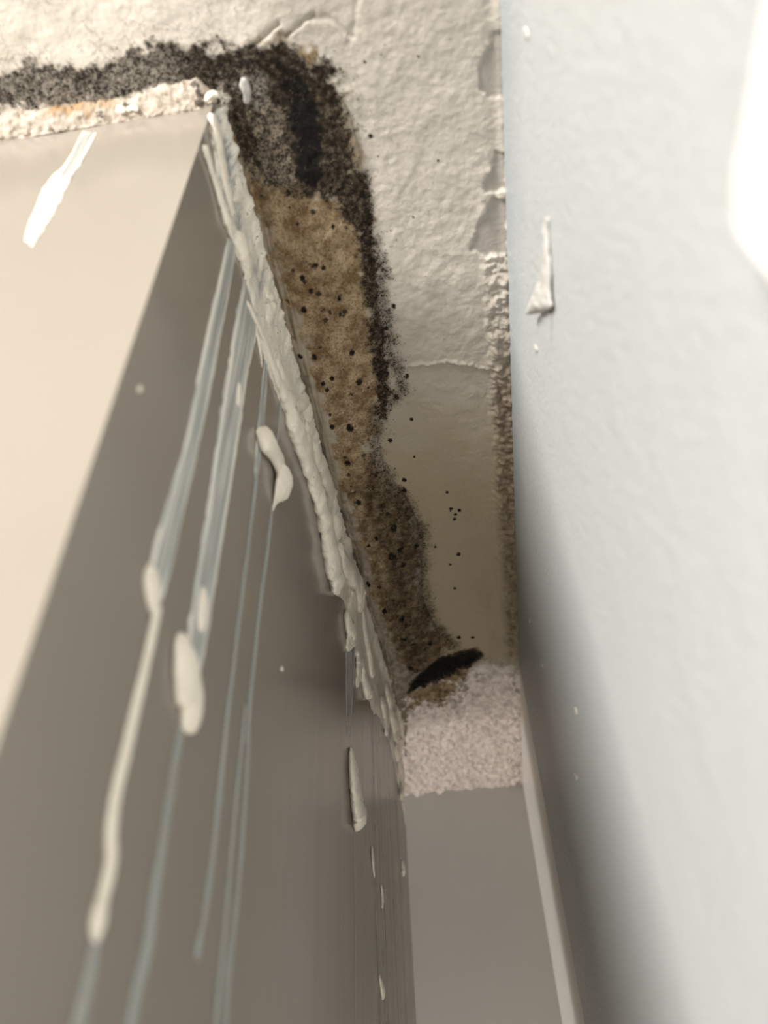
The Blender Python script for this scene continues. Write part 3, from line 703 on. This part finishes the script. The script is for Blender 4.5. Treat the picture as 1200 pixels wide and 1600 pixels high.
# --- front bead and front smear
def build_front_bead():
    root = empty('sealant_bead', (XB - .08, YB, H), 'crumbling dirty white sealant bead along the top of the cabinet front', 'sealant')
    nx, nv = 520, 36
    xs = np.linspace(-.26, XB + .0015, nx); a = np.linspace(0, np.pi / 2, nv)
    X = np.repeat(xs[:, None], nv, 1); A = np.repeat(a[None], nx, 0)
    n1 = fbm(X.ravel(), A.ravel() * .006, .012, 500).reshape(X.shape); n2 = fbm(X.ravel(), A.ravel() * .006, .0035, 503).reshape(X.shape)
    n3 = fbm(X.ravel(), A.ravel() * .006, .0014, 507, 2).reshape(X.shape)
    out = .0088 + (n1 - .5) * .004; dn = .0062 + (fbm(X.ravel(), X.ravel() * 0, .008, 520).reshape(X.shape) - .5) * .0022
    bul = 1 + (n1 - .5) * .5 + (n2 - .5) * .26 + (n3 - .5) * .16
    ca, sa = np.cos(A), np.sin(A); tp = np.sqrt(np.clip((XB + .0017 - X) / .006, .02, 1)); out = out * tp; dn = dn * tp
    # a shallow cove between ceiling and panel
    k = .74
    Yc = YB - out * (ca ** 1.5) * np.where((A < .03), 1, k * bul + (1 - k)); Zc = H + .0012 - (dn + .0012) * (sa ** 1.5) * np.where((A > 1.54), 1, k * bul + (1 - k))
    me = mesh_np('bead', np.stack([X, Yc - .0001, Zc], -1).reshape(-1, 3), grid_faces(nx, nv)[:, ::-1])
    P0 = [on_ceiling(a_, b_, .001)[0] for a_, b_ in ((75, 178), (185, 158))]
    torn = sstep(P0[0] - .003, P0[0] + .004, X) * sstep(P0[1] + .004, P0[1] - .003, X) * sstep(1.05, .75, A + (n2 - .5) * .8)
    torn = np.maximum(torn, sstep(P0[0], P0[0] + .02, X) * sstep(.22, .12, A + (n2 - .5) * .25))
    dirt = .12 + .35 * sstep(.35, .0, A) + .55 * sstep(.54, .68, n2) * sstep(-.135, -.09, X) * sstep(.1, .5, A) + .30 * sstep(1.2, 1.57, A) * sstep(.5, .7, n1)
    set_attr(me, 'torn', np.clip(torn, 0, 1).ravel()); set_attr(me, 'dirt', np.clip(dirt, 0, 1).ravel())
    child('bead', me, M_CR, root)
    def ft(nm, path, rad, seed, mat=M_SEAL, flat=.7):
        P = [on_front(a_, b_, .003) for a_, b_ in path]; R = [r * scale_at(p) for r, p in zip(rad, P)]
        child(nm, tube_mesh(nm, P, R, '-y', flat, 14, None, seed, .2, .4), mat, root)
    ft('lump', [(183, 176), (188, 172), (194, 176)], [6, 8, 5], 540)
    ft('lump', [(200, 174), (208, 170), (215, 173)], [5, 6, 4], 541)
    ft('lump', [(322, 158), (332, 150), (341, 150)], [5, 8, 6], 543)
    return root
build_front_bead()
sf = empty('sealant_smear', tuple(on_front(100, 290)), 'short slanting white sealant streak on the lit cabinet front', 'sealant', 'sealant smears on the cabinet front')
ribbon('film', [(128, 205), (112, 240), (98, 262), (80, 278), (66, 298), (58, 318), (44, 352), (39, 376)],
       [(152, 208), (132, 248), (116, 272), (106, 290), (92, 318), (80, 342), (64, 366), (50, 386)], sf, on_front, .0006, seed=39, base_thick=.22, axis=1, sign=-1)
Pf = [on_front(a, b, .0003) for a, b in [(100, 276), (84, 296), (74, 308)]]
child('lump', tube_mesh('lump', Pf, [12 * scale_at(p) for p in Pf], '-y', .15, 14, None, 81, .25, .3), M_SEAL, sf)
Pf = [on_front(a, b, .0003) for a, b in [(70, 322), (58, 350), (46, 378)]]
child('lump', tube_mesh('lump', Pf, [9 * scale_at(p) for p in Pf], '-y', .15, 14, None, 82, .25, .3), M_SEAL, sf)

# ------------------------------------------------------------------ small loose things
def slab_poly(name, pts, thick, nrm, mat, label, cat, group=None, seed=3, bulge=.3):
    """a thin chip with a ragged outline, domed, stuck to a surface; pts are 3D outline points"""
    P = catmull(np.vstack([pts, pts[:1]]), 8 * len(pts) + 1)[:-1]; c = P.mean(0); n = len(P); nr = np.asarray(nrm, float)
    k = np.arange(n); P = c + (P - c) * (1 + .12 * (fbm(k * .01, k * 0., .02, seed) - .5))[:, None]
    rings = [P]
    for s, hgt in ((.97, .8), (.7, 1.0), (.35, 1.0 + bulge), (.02, 1.0 + bulge)):
        rings.append(c + (P - c) * s + nr * thick * hgt * (1 + .5 * (fbm(k * .01, k * 0. + s, .03, seed + 3) - .5))[:, None])
    V = np.stack(rings, 0)
    me = mesh_np(name, V.reshape(-1, 3), grid_faces(len(rings), n, True))
    o = link(name, me, mat, None, label, cat, group); me.transform(Matrix.Translation(-Vector(c))); o.location = Vector(c)
    return o
zc = float(surface_down(np.array([on_ceiling(383, 140)[0]]), np.array([on_ceiling(383, 140)[1]]))[0])
slab_poly('plaster_chip', np.array([on_ceiling(a, b, zc) for a, b in [(377, 121), (384, 122), (391, 134), (392, 150), (388, 162), (381, 160), (380, 146), (374, 134)]]), .0007, (0, 0, -1), M_FLAKE,
          'small pale bare chip in the black mould above the cabinet corner', 'chip')

def build_flake():
    root = empty('paint_flake', tuple(on_right(852, 430)), 'torn white paint flake curling off the cool white wall', 'paint flake')
    rows = [((855, 341), (859, 342), 0), ((850, 356), (858, 358), .0006), ((853, 378), (859, 380), .0009), ((849, 402), (860, 404), .0012), ((848, 425), (862, 425), .0016),
            ((842, 444), (862, 446), .0020), ((835, 460), (863, 468), .0028), ((829, 476), (862, 482), .0034), ((822, 492), (836, 490), .0040)]
    Lc = catmull([np.r_[on_right(*a, off=o)] for a, b, o in rows], 50); Rc = catmull([np.r_[on_right(*b, off=o * .25)] for a, b, o in rows], 50)
    s = np.linspace(0, 1, 9)[None, :, None]; V = Lc[:, None] * (1 - s) + Rc[:, None] * s
    n = fbm(V[..., 1], V[..., 2], .003, 610)
    V[..., 0] -= .0003 + .0006 * (n - .4); V[..., 1] += .0016 * (fbm(V[..., 2], V[..., 1], .002, 615) - .5)
    me = mesh_np('curl', V.reshape(-1, 3), grid_faces(50, 9)); o = child('curl', me, M_FLAKE, root)
    mod = o.modifiers.new('thickness', 'SOLIDIFY'); mod.thickness = .0004; mod.offset = 0
    P = [on_right(a, b, .0) for a, b in [(861, 470), (862, 490), (862, 515), (861, 545)]]
    child('slit', tube_mesh('slit', P, [r * scale_at(p) for r, p in zip([2.4, 2.2, 1.2, .5], P)], '-x', .25, 8, 20, 620, .2), M_SLIT, root)
build_flake()
chips = [((899, 1213), 5, 7, 'ragged white paint speck lowest on the shaded part of the right wall'),
         ((900, 1112), 2.5, 8, 'sliver of loose white paint above the ragged speck on the right wall'),
         ((846, 1036), 3, 7, 'white paint crumb on the right wall beside the dark end of the filler strip'),
         ((826, 965), 2.5, 9, 'narrow paint crumb on the right wall near the ceiling edge'),
         ((838, 545), 3, 7, 'pale paint nick on the right wall under the curling flake'),
         ((822, 50), 3.5, 11, 'pale scuff mark high on the right wall near the ceiling')]
for i, (c, rx, ry, lab) in enumerate(chips):
    pts = []
    for k in range(9):
        a = k / 9 * 2 * math.pi; q = random.uniform(.55, 1.15)
        pts.append(on_right(c[0] + rx * q * math.cos(a) + .25 * ry * math.sin(a), c[1] + ry * q * math.sin(a)))
    slab_poly('paint_speck', np.array(pts), .0004, (-1, 0, 0), M_FLAKE, lab, 'paint speck', 'loose paint specks on the right wall', 700 + i)
side_specks = [((218, 608), 4, 'small pale fleck on the grey cabinet side near its lit edge'), ((440, 1045), 3, 'tiny white fleck on the cabinet side left of the bead drip')]
for i, (c, r, lab) in enumerate(side_specks):
    pts = [on_side(c[0] + r * .8 * math.cos(k / 8 * 6.283) * random.uniform(.7, 1.2), c[1] + r * 1.3 * math.sin(k / 8 * 6.283) * random.uniform(.7, 1.2)) for k in range(8)]
    slab_poly('sealant_fleck', np.array(pts), .0003, (1, 0, 0), M_SEAL, lab, 'sealant', 'sealant flecks on the cabinet side', 720 + i)

# bright plate on the right wall, just entering the frame
def build_plate():
    y1 = on_right(1160, 400, .006)[1]; z1 = on_right(1150, 150, .006)[2]
    me = box_mesh('wall_plate', (XR - .006, y1 - .086, z1 - .120), (XR + .0005, y1, z1), .0050, 5)
    link('wall_plate', me, M_PLATE, None, 'bright white rounded plate on the right wall at the frame edge', 'wall plate')
build_plate()
